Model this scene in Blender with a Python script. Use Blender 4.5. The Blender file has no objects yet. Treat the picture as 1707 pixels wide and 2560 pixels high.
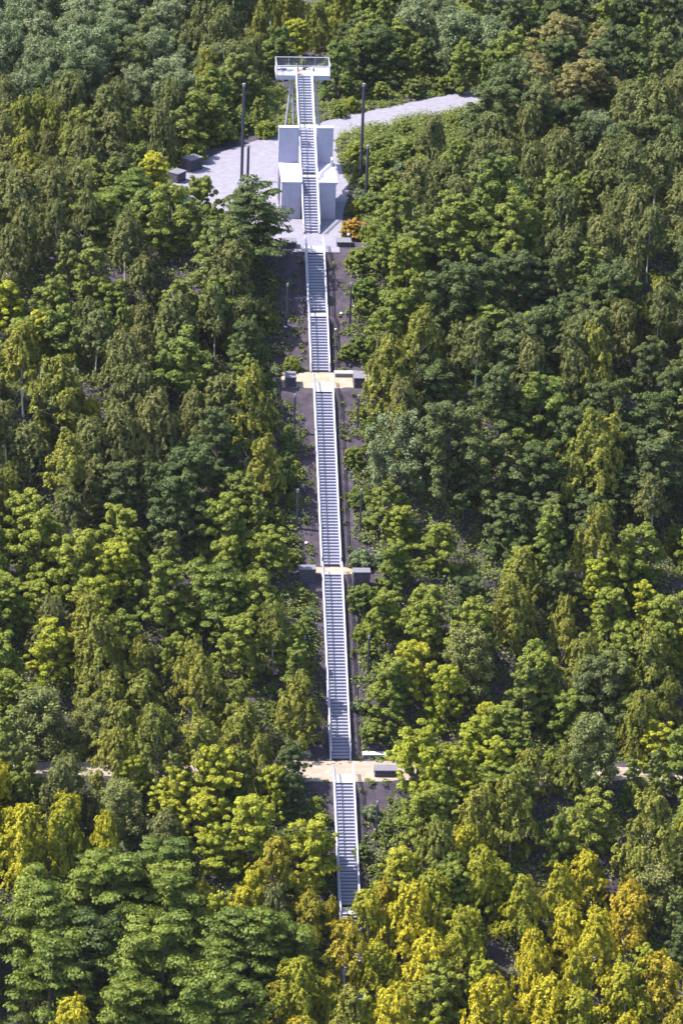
import bpy, math, random
import numpy as np
from mathutils import Vector, Matrix
random.seed(7); RNG = np.random.default_rng(11)
S = bpy.context.scene
COL = S.collection

# ---------------------------------------------------------------- camera, light, exposure
PW, PH, FPX = 1707, 2560, 24.5*600
TH, PSI, ROLL, DIST = math.radians(22.0), math.radians(4.25), math.radians(-2.0), 600.0
F_ = np.array([math.sin(PSI)*math.cos(TH), math.cos(PSI)*math.cos(TH), -math.sin(TH)])
r0 = np.array([math.cos(PSI), -math.sin(PSI), 0.0]); u0 = np.cross(r0, F_)
R_ = r0*math.cos(ROLL) - u0*math.sin(ROLL); U_ = u0*math.cos(ROLL) + r0*math.sin(ROLL)
d0 = F_ + (779-853.5)/FPX*R_ + (1280-585)/FPX*U_
CAMP = -d0*DIST
cam = bpy.data.cameras.new('camera'); cam_o = bpy.data.objects.new('camera', cam); COL.objects.link(cam_o)
cam.sensor_fit = 'VERTICAL'; cam.sensor_height = 24; cam.lens = 24*FPX/PH
cam.clip_start = 5; cam.clip_end = 4000
M = Matrix((R_, U_, -F_)).transposed().to_4x4(); M.translation = Vector(CAMP); cam_o.matrix_world = M
S.camera = cam_o
S.view_settings.view_transform = 'Standard'; S.view_settings.look = 'None'
S.view_settings.exposure = 1.52; S.view_settings.gamma = 1.0
SUN_EL, SUN_AZ = math.radians(56), math.radians(-84)      # azimuth from +y (uphill) towards -x (left)
W = bpy.data.worlds.new('World'); S.world = W; W.use_nodes = True
nt = W.node_tree; bg = nt.nodes['Background']; sk = nt.nodes.new('ShaderNodeTexSky')
sk.sky_type = 'NISHITA'; sk.sun_disc = False; sk.sun_elevation = SUN_EL; sk.sun_rotation = SUN_AZ
sk.dust_density = 1.5
nt.links.new(sk.outputs[0], bg.inputs[0]); bg.inputs[1].default_value = 0.135
sl = bpy.data.lights.new('sun', 'SUN'); sl.energy = 4.6; sl.angle = math.radians(0.5); sl.color = (1, .93, .82)
so = bpy.data.objects.new('sun', sl); COL.objects.link(so)
sdir = Vector((math.sin(SUN_AZ)*math.cos(SUN_EL), math.cos(SUN_AZ)*math.cos(SUN_EL), math.sin(SUN_EL)))
so.rotation_euler = sdir.to_track_quat('Z', 'Y').to_euler(); so.location = (0, 0, 80)

# ---------------------------------------------------------------- projection helpers
def ray(u, v):
    return F_ + (u-853.5)/FPX*R_ + (1280-v)/FPX*U_
def proj(p):
    q = np.asarray(p, float) - CAMP; z = q @ F_
    return 853.5 + FPX*(q@R_)/z, 1280 - FPX*(q@U_)/z
def at_z(u, v, z=0.0):
    d = ray(u, v); return CAMP + d*((z-CAMP[2])/d[2])
def at_y(u, v, y):
    d = ray(u, v); return CAMP + d*((y-CAMP[1])/d[1])

# ---------------------------------------------------------------- slope profile (rise over run along the stair axis)
ML = 0.594
L2T, L2B, L3T, L3B, L4T, L4B, L5T = -5.72, -19.53, -24.87, -43.54, -45.44, -64.27, -69.29
Z2 = -7.75; Z3 = -18.69; Z4 = -29.73
PROF = [(-135, Z4-(135-69.29)*.594), (L5T, Z4), (L4B, Z4), (L4T, Z3), (L3B, Z3), (L3T, Z2), (L2B, Z2), (L2T, 0), (400, 0)]
PY = [p[0] for p in PROF]; PZ = [p[1] for p in PROF]
def flights_sink(y):
    s = np.zeros_like(y)
    for a, b in ((L2B, L2T), (L3B, L3T), (L4B, L4T), (-135, L5T)):
        m = (y > a) & (y < b)
        t = np.minimum(b-y, (y-a))
        s = np.where(m, np.clip(t*0.594, 0, .45), s)
    return s
def hnoise(x, y):
    return (np.sin(x*.31+1.3)*np.cos(y*.27+.4)*.35 + np.sin(x*.83+y*.41)*.14 + np.cos(x*.55-y*.77+2)*.12 + np.sin(x*2.1)*np.sin(y*1.9)*.05)
def terr(x, y):
    x = np.asarray(x, float); y = np.asarray(y, float)
    z = np.interp(y, PY, PZ) - flights_sink(y)
    # noise fades away near the stair corridor and on the terraces and the plateau
    side = np.clip((np.abs(x)-4.5)/6, 0, 1)
    flat = np.clip((y+5)/8, 0, 1)*np.clip((75-y)/10, 0, 1)
    t4 = np.exp(-((y+66.8)/4.5)**2)
    z = z + hnoise(x, y)*side*(1-flat)*(1-t4*.9)*1.6
    # the plateau's left and right shoulders fall away
    fl = np.clip((-x-14-np.maximum(y, 0)*.35)/12, 0, 1)*np.clip((y+6)/6, 0, 1)
    z = z - fl*fl*2.0
    return z
def ground_px(u, v, h=0.0):
    """point under the ray through (u, v) whose height above the terrain is h; returns the ground point"""
    d = ray(u, v); ys = np.linspace(-118, 140, 1100)
    t = (ys-CAMP[1])/d[1]; P = CAMP + d*t[:, None]
    g = P[:, 2] - terr(P[:, 0], P[:, 1]) - h
    i = int(np.argmax(g < 0))
    a, b = ys[max(i-1, 0)], ys[i]
    for _ in range(20):
        m = (a+b)/2; p = CAMP + d*((m-CAMP[1])/d[1])
        if p[2]-float(terr(p[0], p[1]))-h < 0: b = m
        else: a = m
    p = CAMP + d*((a-CAMP[1])/d[1])
    return np.array([p[0], p[1], float(terr(p[0], p[1]))])

# ---------------------------------------------------------------- materials
def mat(name, color, rough=.8, metal=0.0, color2=None, scale=6.0, bump=0.0, detail=6, spec=None, contrast=(.35, .65)):
    m = bpy.data.materials.new(name); m.use_nodes = True; n = m.node_tree.nodes; l = m.node_tree.links
    b = n['Principled BSDF']; b.inputs['Roughness'].default_value = rough; b.inputs['Metallic'].default_value = metal
    if spec is not None: b.inputs['Specular IOR Level'].default_value = spec
    b.inputs['Base Color'].default_value = (*color, 1)
    if color2 or bump:
        tc = n.new('ShaderNodeTexCoord'); no = n.new('ShaderNodeTexNoise'); no.inputs['Scale'].default_value = scale
        no.inputs['Detail'].default_value = detail; no.inputs['Roughness'].default_value = .65
        l.new(tc.outputs['Object'], no.inputs['Vector'])
        if color2:
            r = n.new('ShaderNodeValToRGB'); r.color_ramp.elements[0].position = contrast[0]; r.color_ramp.elements[1].position = contrast[1]
            r.color_ramp.elements[0].color = (*color, 1); r.color_ramp.elements[1].color = (*color2, 1)
            l.new(no.outputs['Fac'], r.inputs[0]); l.new(r.outputs[0], b.inputs['Base Color'])
        if bump:
            bu = n.new('ShaderNodeBump'); bu.inputs['Strength'].default_value = bump; bu.inputs['Distance'].default_value = .1
            l.new(no.outputs['Fac'], bu.inputs['Height']); l.new(bu.outputs[0], b.inputs['Normal'])
    return m
def board_marks(m):
    n = m.node_tree.nodes; l = m.node_tree.links; b = n['Principled BSDF']; tc = n.new('ShaderNodeTexCoord'); mp = n.new('ShaderNodeMapping')
    mp.inputs['Scale'].default_value = (3.2, 3.2, .18); no = n.new('ShaderNodeTexNoise'); no.inputs['Scale'].default_value = 2.2; no.inputs['Detail'].default_value = 5
    l.new(tc.outputs['Object'], mp.inputs[0]); l.new(mp.outputs[0], no.inputs['Vector'])
    mr = n.new('ShaderNodeMapRange'); mr.inputs['From Min'].default_value = .35; mr.inputs['From Max'].default_value = .65; mr.inputs['To Min'].default_value = .93; mr.inputs['To Max'].default_value = 1.04
    l.new(no.outputs['Fac'], mr.inputs['Value']); mx = n.new('ShaderNodeMix'); mx.data_type = 'RGBA'; mx.blend_type = 'MULTIPLY'; mx.inputs[0].default_value = 1
    cb = n.new('ShaderNodeCombineColor')
    for k in range(3): l.new(mr.outputs[0], cb.inputs[k])
    src = b.inputs['Base Color'].links[0].from_socket; l.new(src, mx.inputs[6]); l.new(cb.outputs[0], mx.inputs[7]); l.new(mx.outputs[2], b.inputs['Base Color'])
def leafmat(name, stops, leafvar=.42, trans=.34):
    """foliage: each tree takes its own hue from stops, each leaf clump varies about it"""
    m = bpy.data.materials.new(name); m.use_nodes = True; n = m.node_tree.nodes; l = m.node_tree.links
    b = n['Principled BSDF']; b.inputs['Roughness'].default_value = .62; b.inputs['Specular IOR Level'].default_value = .22
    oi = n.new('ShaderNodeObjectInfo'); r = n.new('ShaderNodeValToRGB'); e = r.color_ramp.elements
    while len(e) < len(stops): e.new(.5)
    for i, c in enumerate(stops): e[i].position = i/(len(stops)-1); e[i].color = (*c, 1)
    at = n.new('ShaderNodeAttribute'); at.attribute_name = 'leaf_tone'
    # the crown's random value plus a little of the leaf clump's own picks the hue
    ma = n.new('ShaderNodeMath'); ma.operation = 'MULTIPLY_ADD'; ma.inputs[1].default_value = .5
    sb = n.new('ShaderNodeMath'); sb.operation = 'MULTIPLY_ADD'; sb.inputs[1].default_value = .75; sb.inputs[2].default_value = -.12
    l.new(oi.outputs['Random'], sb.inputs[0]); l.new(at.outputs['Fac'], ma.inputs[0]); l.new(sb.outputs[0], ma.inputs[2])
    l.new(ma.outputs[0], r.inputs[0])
    mr = n.new('ShaderNodeMapRange'); mr.inputs['To Min'].default_value = 1-leafvar; mr.inputs['To Max'].default_value = 1+leafvar
    at2 = n.new('ShaderNodeAttribute'); at2.attribute_name = 'leaf_value'
    l.new(at2.outputs['Fac'], mr.inputs['Value'])
    mx = n.new('ShaderNodeMix'); mx.data_type = 'RGBA'; mx.blend_type = 'MULTIPLY'; mx.inputs[0].default_value = 1
    cb = n.new('ShaderNodeCombineColor')
    for k in range(3): l.new(mr.outputs[0], cb.inputs[k])
    l.new(r.outputs[0], mx.inputs[6]); l.new(cb.outputs[0], mx.inputs[7]); l.new(mx.outputs[2], b.inputs['Base Color'])
    t = n.new('ShaderNodeBsdfTranslucent'); l.new(mx.outputs[2], t.inputs[0])
    ms = n.new('ShaderNodeMixShader'); ms.inputs[0].default_value = trans
    l.new(b.outputs[0], ms.inputs[1]); l.new(t.outputs[0], ms.inputs[2]); l.new(ms.outputs[0], n['Material Output'].inputs[0])
    return m
MT = dict(
    shale=mat('shale_ground', (.020, .015, .024), .95, 0, (.068, .052, .078), 1.1, .6, 12, contrast=(.35, .72)),
    path=mat('pale_gravel_path', (.145, .138, .185), .95, 0, (.195, .187, .235), 1.4, .12, 10),
    terrace=mat('sandy_gravel', (.22, .17, .125), .95, 0, (.32, .26, .21), 1.2, .2, 10),
    trail=mat('trail_gravel', (.20, .16, .13), .95, 0, (.29, .245, .21), 1.2, .2, 10),
    white=mat('pale_concrete', (.32, .31, .42), .75, 0, (.36, .35, .46), 1.6, .05, 8),
    steel=mat('galvanised_steel', (.37, .37, .46), .5, .1, (.31, .31, .39), 3.0),
    tread=mat('steel_grating', (.20, .205, .29), .6, .1, (.25, .255, .34), 5.0),
    plate=mat('pale_floor_plate', (.30, .30, .34), .6, .1, (.36, .36, .40), 3.0),
    pole=mat('dark_painted_steel', (.035, .035, .06), .5, .3, (.055, .05, .09), 3.0),
    cap=mat('lamp_glass', (.16, .16, .2), .3),
    gabion=mat('dark_stone_fill', (.025, .023, .035), .9, 0, (.10, .09, .13), 7.0, .8, 10),
    slab=mat('grey_concrete_cap', (.10, .097, .125), .8, 0, (.14, .135, .17), 4.0, .1),
    bench=mat('white_concrete', (.42, .41, .41), .6, 0, (.36, .36, .38), 3.0),
    dark=mat('doorway_shade_and_eyes', (.02, .02, .03), .8),
    bark=mat('brown_bark', (.06, .05, .042), .9, 0, (.12, .10, .085), 5.0, .5),
    birch=mat('birch_bark', (.50, .46, .44), .7, 0, (.24, .2, .19), 6.0, .2, contrast=(.5, .7)),
    palebark=mat('pale_birch_bark', (.55, .50, .48), .7, 0, (.40, .36, .34), 6.0, .2, contrast=(.5, .7)),
    stone=mat('white_stone', (.75, .74, .76), .8, 0, (.6, .6, .62), 6.0, .4),
    skin=mat('skin', (.40, .23, .18), .6, 0, (.44, .26, .20), 8.0),
    navy=mat('navy_cloth', (.02, .03, .12), .9, 0, (.03, .045, .17), 20.0),
    sky_cloth=mat('bright_blue_cloth', (.04, .30, .62), .85, 0, (.07, .38, .70), 20.0),
    black=mat('black_cloth', (.012, .012, .02), .9, 0, (.03, .03, .04), 20.0),
    cream=mat('cream_cloth', (.72, .62, .42), .9, 0, (.78, .70, .5), 20.0),
    pink=mat('pink_cloth', (.50, .30, .32), .9, 0, (.56, .36, .38), 20.0),
    hair=mat('dark_hair', (.02, .015, .02), .7, 0, (.035, .025, .03), 30.0),
)
board_marks(MT['white'])
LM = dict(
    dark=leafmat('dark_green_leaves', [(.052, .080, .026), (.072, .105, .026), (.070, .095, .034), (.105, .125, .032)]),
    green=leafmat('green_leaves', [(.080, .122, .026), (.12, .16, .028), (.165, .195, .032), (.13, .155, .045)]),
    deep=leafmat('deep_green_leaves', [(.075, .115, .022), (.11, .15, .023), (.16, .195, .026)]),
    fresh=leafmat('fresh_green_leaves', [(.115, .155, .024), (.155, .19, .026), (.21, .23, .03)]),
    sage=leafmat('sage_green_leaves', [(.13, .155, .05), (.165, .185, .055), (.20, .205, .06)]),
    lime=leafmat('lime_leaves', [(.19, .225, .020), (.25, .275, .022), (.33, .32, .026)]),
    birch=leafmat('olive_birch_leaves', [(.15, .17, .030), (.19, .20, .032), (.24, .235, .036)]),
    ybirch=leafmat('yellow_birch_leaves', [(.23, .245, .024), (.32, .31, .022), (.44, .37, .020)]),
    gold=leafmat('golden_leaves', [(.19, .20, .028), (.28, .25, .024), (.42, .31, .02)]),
    grey=leafmat('grey_green_leaves', [(.12, .165, .075), (.145, .185, .085), (.17, .20, .10)]),  # grey-green foliage, its paleness also standing in for haze at the top
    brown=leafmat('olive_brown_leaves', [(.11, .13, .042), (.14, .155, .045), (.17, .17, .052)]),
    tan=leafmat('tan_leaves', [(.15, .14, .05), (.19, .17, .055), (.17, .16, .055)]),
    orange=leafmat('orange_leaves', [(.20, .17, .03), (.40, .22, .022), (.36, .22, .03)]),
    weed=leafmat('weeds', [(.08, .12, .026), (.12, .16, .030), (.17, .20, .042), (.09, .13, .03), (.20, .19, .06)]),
)

# ---------------------------------------------------------------- mesh building
class MB:
    def __init__(s): s.v = []; s.f = []
    def add(s, v, f):
        k = len(s.v); s.v += [tuple(map(float, p)) for p in v]; s.f += [tuple(i+k for i in q) for q in f]; return s
    def box(s, a, b):
        (x0, y0, z0), (x1, y1, z1) = a, b
        return s.add([(x0, y0, z0), (x1, y0, z0), (x1, y1, z0), (x0, y1, z0), (x0, y0, z1), (x1, y0, z1), (x1, y1, z1), (x0, y1, z1)],
                     [(3, 2, 1, 0), (4, 5, 6, 7), (0, 1, 5, 4), (1, 2, 6, 5), (2, 3, 7, 6), (3, 0, 4, 7)])
    def prism(s, pts, ax, a, b):
        """outline pts (in the two other axes) swept along axis ax from a to b"""
        n = len(pts)
        def P(p, t): q = list(p); q.insert(ax, t); return q
        v = [P(p, a) for p in pts] + [P(p, b) for p in pts]
        f = [tuple(range(n))[::-1], tuple(range(n, 2*n))] + [(i, (i+1) % n, n+(i+1) % n, n+i) for i in range(n)]
        return s.add(v, f)
    def tube(s, pts, rad, n=8):
        pts = [Vector(p) for p in pts]; rad = rad if isinstance(rad, (list, tuple)) else [rad]*len(pts)
        v = []; f = []
        for i, p in enumerate(pts):
            d = (pts[min(i+1, len(pts)-1)] - pts[max(i-1, 0)]).normalized()
            a = d.cross(Vector((0, 0, 1)) if abs(d.z) < .9 else Vector((1, 0, 0))).normalized(); b = d.cross(a)
            for k in range(n):
                t = 2*math.pi*k/n; v.append(p + (a*math.cos(t)+b*math.sin(t))*rad[i])
        for i in range(len(pts)-1):
            for k in range(n): f.append((i*n+k, i*n+(k+1) % n, (i+1)*n+(k+1) % n, (i+1)*n+k))
        f.append(tuple(range(n))); f.append(tuple((len(pts)-1)*n+k for k in range(n))[::-1])
        return s.add(v, f)
    def mesh(s, name, m):
        me = bpy.data.meshes.new(name); me.from_pydata(s.v, [], s.f); me.materials.append(m); me.update()
        import bmesh
        bm = bmesh.new(); bm.from_mesh(me); bmesh.ops.recalc_face_normals(bm, faces=bm.faces); bm.to_mesh(me); bm.free()
        return me
    def build(s, name, m, parent=None, bevel=0, loc=None):
        o = bpy.data.objects.new(name, s.mesh(name, m)); COL.objects.link(o); o.parent = parent
        if bevel: b = o.modifiers.new('bevel', 'BEVEL'); b.width = bevel; b.segments = 2; b.limit_method = 'ANGLE'
        if loc is not None: o.location = loc
        return o
def tag(o, label=None, cat=None, group=None, kind=None):
    for k, v in (('label', label), ('category', cat), ('group', group), ('kind', kind)):
        if v: o[k] = v
    return o
def empty(name, loc, label, cat, group=None, rz=0):
    o = bpy.data.objects.new(name, None); COL.objects.link(o); o.location = loc; o.rotation_euler.z = rz
    o.empty_display_size = .5
    return tag(o, label, cat, group)
def inst(src, name, parent, loc=(0, 0, 0)):
    o = bpy.data.objects.new(name, src); COL.objects.link(o); o.parent = parent; o.location = loc; return o
def smooth(o):
    for p in o.data.polygons: p.use_smooth = True
    return o

# ---------------------------------------------------------------- the setting
def grid_mesh(xs, ys, fn, name, m):
    X, Y = np.meshgrid(xs, ys); Z = fn(X, Y); nx, ny = len(xs), len(ys)
    v = np.stack([X, Y, Z], -1).reshape(-1, 3)
    i = np.arange((nx-1)*(ny-1)); r, c = i//(nx-1), i % (nx-1); a = r*nx+c
    f = np.stack([a, a+1, a+nx+1, a+nx], -1)
    me = bpy.data.meshes.new(name); me.from_pydata(v.tolist(), [], f.tolist()); me.materials.append(m)
    for p in me.polygons: p.use_smooth = True
    o = bpy.data.objects.new(name, me); COL.objects.link(o); return o
def fine(x, y):
    z = terr(x, y)
    off = (np.abs(x) > 1.9).astype(float)
    slope = (flights_sink(np.asarray(y)) > .05)
    return z + np.where(slope & (off > 0), (np.sin(x*5.1+y*2.3)*np.sin(y*4.7-x*1.9)*.05+np.sin(x*11+y*7)*.02), 0)
xs = np.concatenate([[-700, -300, -140, -80], np.arange(-52, 52.1, .5), [80, 140, 300, 700]])
ys = np.concatenate([np.arange(-135, 90, .5), [110, 150, 250, 400, 900]])
tag(grid_mesh(xs, ys, fine, 'ground', MT['shale']), kind='structure')

def sheet(name, pts, m, z, hole=None):
    b = MB(); b.add([(p[0], p[1], z) for p in pts], [tuple(range(len(pts)))])
    o = b.build(name, m); return tag(o, kind='structure')
# plateau path, traced where it lies on the flat hilltop
edge = [(400, 470), (440, 436), (506, 402), (545, 385), (587, 368), (640, 352), (694, 337), (760, 318), (860, 291), (960, 269), (1080, 246), (1190, 222), (1300, 206), (1300, 250), (1190, 272), (1080, 290), (985, 308), (905, 325), (866, 338), (840, 354), (836, 375), (852, 410), (868, 455), (874, 490), (862, 520), (856, 560), (874, 590), (845, 612)]
pl = [at_z(u, v)[:2] for u, v in edge]
pl = [(p[0]+random.uniform(-.12, .12), p[1]) for p in pl]
pl += [(2.6, -3.2), (2.55, -5.6), (-2.2, -5.6), (-2.3, -3.5), (-6, -3.1), (-10, -1.5), (-15, 2)]
sheet('path', pl, MT['path'], .02)
def strip(name, x0, x1, ya, yb, m, lift=.02, rough=.35, ends=True):
    """a strip of gravel on a terrace with ragged edges"""
    n = max(8, int((x1-x0)/.4)); a = []; b = []
    for i in range(n+1):
        x = x0+(x1-x0)*i/n
        k = 0 if abs(x) < 1.6 else 1
        a.append((x, ya+k*random.uniform(-.05, rough))); b.append((x, yb-k*random.uniform(-.05, rough)))
    v = [(x, y, max(float(terr(x, y)), float(terr(x, (ya+yb)/2)))+lift) for x, y in a+b]; N = n+1
    f = [(i, i+1, N+i+1, N+i) for i in range(n)]
    o = MB().add(v, f).build(name, m); return tag(o, kind='structure')
strip('gravel_terrace', -4.0, 5.0, L3T+1.0, L2B+.05, MT['terrace'])
strip('gravel_terrace', -2.9, 2.8, L4T+.05, L3B-.05, MT['terrace'], rough=.2)
def trail():
    xs_ = np.arange(-48, 48.1, .5); rows = []
    for t in np.linspace(0, 1, 6):
        rows.append([(x, -66.7+(2.35-.8*min(1, max(0, abs(x)-4.5)/3)+.25*math.sin(x*1.7)*math.sin(x*.6+1)*min(1, abs(x)/3))*(t*2-1)+.35*math.sin(x*.21)*min(1, abs(x)/10)) for x in xs_])
    v = [(x, y, float(terr(x, y))+.03) for r in rows for x, y in r]; n = len(xs_)
    f = [(r*n+i, r*n+i+1, (r+1)*n+i+1, (r+1)*n+i) for r in range(5) for i in range(n-1)]
    return tag(MB().add(v, f).build('trail', MT['trail']), kind='structure')
trail()

# ---------------------------------------------------------------- stairs
def rails(root, prof, hw, tw, top=1.0, r=.055, parts=('handrail',), post_step=1.6, both=True):
    """prof: list of (y, z) of the walking line; a railing on each side"""
    for s in (-1, 1):
        b = MB(); x = s*hw
        b.tube([(x, y, z+top) for y, z in prof], r, 8)
        b.tube([(x-s*.10, y, z+top-.12) for y, z in prof], .035, 6)
        y0, z0 = prof[0]; y1, z1 = prof[-1]
        for (y, z) in (prof[0], prof[-1]):
            b.tube([(x, y, z-.05), (x, y, z+top)], .032, 6)
        L = abs(y1-y0); n = max(1, int(L/post_step))
        Y = [p[0] for p in prof]; Zz = [p[1] for p in prof]
        if Y[0] > Y[-1]: Y = Y[::-1]; Zz = Zz[::-1]
        for i in range(1, n):
            y = min(y0, y1)+L*i/n; z = float(np.interp(y, Y, Zz))
            b.tube([(x, y, z-.05), (x, y, z+top)], .022, 6)
        for h in (.2, .4, .6, .8):
            b.tube([(x, yy, zz+top*h) for yy, zz in prof], .009, 4)
        b.build('railing', MT['steel'], root)
tread_cache = {}
def flight(root, yt, zt, yb, zb, hw, supports=True, m='tread'):
    """open-riser steel flight from its top (yt, zt) down to its foot (yb, zb); hw = half the tread width"""
    n = max(2, round((zt-zb)/.19)); dy = (yt-yb)/n; dz = (zt-zb)/n
    key = round(hw, 3), round(dy, 3)
    if key not in tread_cache:
        b = MB(); b.box((-hw, -dy*.47, -.035), (hw, dy*.47, 0)); b.box((-hw, -dy*.5, -.145), (hw, -dy*.5+.03, .003))
        tread_cache[key] = b.mesh('tread', MT[m])
    for i in range(1, n):
        inst(tread_cache[key], 'tread', root, (0, yt-dy*(i-.5), zt-dz*i))
    for s in (-1, 1):
        x0, x1 = sorted((s*(hw+.012), s*(hw+.17)))
        pts = [(yt+.05, zt+.10), (yt+.05, zt-.28), (yb+.12, zb), (yb-.05, zb), (yb-.05, zb+.14)]
        MB().prism(pts, 0, x0, x1).build('stringer', MT['steel'], root)
    if supports:
        k = max(1, int((yt-yb)/4.5))
        for i in range(1, k+1):
            b = MB(); y = yb+(yt-yb)*i/(k+1); z = zb+(zt-zb)*i/(k+1)
            for s in (-1, 1):
                b.box((s*(hw+.08)-.04, y-.04, z-.9), (s*(hw+.08)+.04, y+.04, z-.15))
            b.box((-hw-.05, y-.03, z-.36), (hw+.05, y+.03, z-.28))
            b.build('support_frame', MT['steel'], root)
def plate(root, ya, yb, z, hw, m='plate'):
    b = MB(); b.box((-hw, min(ya, yb), z-.06), (hw, max(ya, yb), z)); b.build('landing_plate', MT[m], root, bevel=.008)

def slope_stair(name, label, segs, hw=.84):
    """segs: list of ('F', yt, zt, yb, zb) and ('P', ya, yb, z)"""
    y0 = segs[0][1]
    root = empty(name, (0, 0, 0), label, 'staircase', 'steel stairs climbing the slope')
    prof = []
    for s in segs:
        if s[0] == 'F': flight(root, *s[1:], hw); prof += [(s[1], s[2]), (s[3], s[4])]
        else: plate(root, s[1], s[2], s[3], hw+.14); prof += [(s[1], s[3]), (s[2], s[3])]
    q = [prof[0]]
    for p in prof[1:]:
        if abs(p[0]-q[-1][0]) > .02 or abs(p[1]-q[-1][1]) > .02: q.append(p)
    rails(root, q, hw+.09, 0)
    return root
E = .045
slope_stair('steel_staircase', 'pale steel staircase just below the hilltop path, with a plate landing halfway down',
            [('P', -3.7, L2T, E), ('F', L2T, E, -12.45, -4.0), ('P', -12.4, -13.45, -4.0), ('F', -13.4, -4.0, L2B, Z2+.03)])
slope_stair('steel_staircase', 'long unbroken grey-blue steel staircase between the bench terrace and the narrow sandy terrace',
            [('P', L3T+2.6, L3T, Z2+E), ('F', L3T, Z2+E, L3B, Z3+.03)])
slope_stair('steel_staircase', 'longest pale steel staircase ending at the wide gravel trail',
            [('P', L4T+.75, L4T, Z3+E), ('F', L4T, Z3+E, L4B, Z4+.03)])
y5 = -81.23; z5 = Z4-(L5T-y5)*.586
slope_stair('steel_staircase', 'lowest steel staircase, shaded by trees and running down out of sight behind a golden crown',
            [('P', L5T+1.9, L5T, Z4+E), ('F', L5T, Z4+E, y5, z5), ('P', y5, y5-1.4, z5), ('F', y5-1.4, z5, -94, z5-(94+y5-1.4)*.594)])

# ---------------------------------------------------------------- observation tower with its stair
tw = empty('observation_tower', (0, 0, 0), 'pale steel lookout tower with square railed deck, slanted legs and a straight open stair', 'tower')
HW = .70
Y1, ZA = 6.59, 3.87; Y2 = 7.36; Y3, ZB = 12.92, 7.13; Y4 = 13.98; Y5, ZD = 19.77, 10.53
flight(tw, Y1, ZA, 0, .03, HW); plate(tw, Y1, Y2, ZA, HW+.13)
flight(tw, Y3, ZB, Y2, ZA, HW); plate(tw, Y3, Y4, ZB, HW+.13)
flight(tw, Y5, ZD, Y4, ZB, HW)
rails(tw, [(0, .03), (Y1, ZA), (Y2, ZA), (Y3, ZB), (Y4, ZB), (Y5, ZD)], HW+.13, 0, r=.055)
DX0, DX1, DY0, DY1 = -2.85, 2.72, Y5, Y5+3.1
MB().box((DX0, DY0, ZD-.08), (DX1, DY1, ZD)).build('deck', MT['plate'], tw, bevel=.01)
b = MB()
b.box((DX0+.02, DY0-.04, ZD-.42), (DX1-.02, DY0+.04, ZD+.06)); b.box((DX0+.02, DY1-.05, ZD-.42), (DX1-.02, DY1+.04, ZD+.12))
b.box((DX0-.05, DY0-.02, ZD-.42), (DX0+.04, DY1+.02, ZD+.1)); b.box((DX1-.04, DY0-.02, ZD-.42), (DX1+.05, DY1+.02, ZD+.1))
for i in range(1, 5):
    x = DX0+(DX1-DX0)*i/5; b.box((x-.05, DY0+.05, ZD-.34), (x+.05, DY1-.06, ZD-.085))
b.build('deck_frame', MT['steel'], tw)
RH = 1.06
def deck_rail(p, q, n, mesh=True):
    p = Vector((p[0], p[1], ZD)); q = Vector((q[0], q[1], ZD)); up = Vector((0, 0, 1))
    b = MB(); b.tube([p+up*RH, q+up*RH], .042, 8)
    for i in range(n+1):
        c = p.lerp(q, i/n); b.tube([c-up*.3, c+up*RH], .026, 6)
    for h in np.linspace(.15, .92, 7): b.tube([p+up*h, q+up*h], .006, 4)
    m = max(2, int((q-p).length/.16))
    for i in range(m): c = p.lerp(q, i/m); b.tube([c+up*.12, c+up*.95], .005, 4)
    b.build('deck_railing', MT['steel'], tw)
deck_rail((DX0, DY1), (DX1, DY1), 4); deck_rail((DX0, DY0), (DX0, DY1), 2); deck_rail((DX1, DY0), (DX1, DY1), 2)
deck_rail((DX0, DY0), (-HW-.13, DY0), 1); deck_rail((HW+.13, DY0), (DX1, DY0), 1)
def leg(a, bpt, r=.12, name='leg'):
    MB().tube([a, bpt], r, 12).build(name, MT['steel'], tw)
YL = DY0+1.1
lt = at_y(730, 196, YL); lb = at_y(701, 396, YL); rt = at_y(786, 196, YL); rb = at_y(809, 396, YL)
lt[2] = rt[2] = ZD-.3; lb[2] = rb[2] = -.1
leg(lt, lb); leg(rt, rb)
leg((lt[0]+.1, DY1-.5, ZD-.3), (lb[0]+1.6, DY1-.4, -.1), .10)
leg((rt[0]-.1, DY1-.5, ZD-.3), (rb[0]-1.6, DY1-.4, -.1), .10)
def onleg(a, c, z): t = (z-a[2])/(c[2]-a[2]); return a+(c-a)*t
for y_, zz in ((YL, 1.75), (DY1-.4, 2.5)):
    pl_ = onleg(lt, lb, ZD-zz); pr_ = onleg(rt, rb, ZD-zz)
    leg((DX0+.25, y_, ZD-.35), (pl_[0], y_, pl_[2]), .065, 'brace')
    leg((DX1-.25, y_, ZD-.35), (pr_[0], y_, pr_[2]), .065, 'brace')
c1 = onleg(lt, lb, ZD-3.4); c2 = onleg(rt, rb, ZD-3.4)
leg(c1, c2, .06, 'crossbar')

# concrete building under the tower: low block cut by the stair, tall wall behind
BX0, BX1, BY0, BY1, BZ = -2.95, 2.83, 4.6, 10.8, 4.0
bd = empty('concrete_building', (0, (BY0+BY1)/2, 0), 'pale concrete block straddled by the tower stair, with a dark doorway in its left side', 'building')
oy = (BY0+BY1)/2; G = HW+.19
def bx(name, a, c, m, par, bev=.02, oyy=None):
    o_ = oy if oyy is None else oyy
    return MB().box((a[0], a[1]-o_, a[2]), (c[0], c[1]-o_, c[2])).build(name, m, par, bevel=bev)
b = MB()
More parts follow.
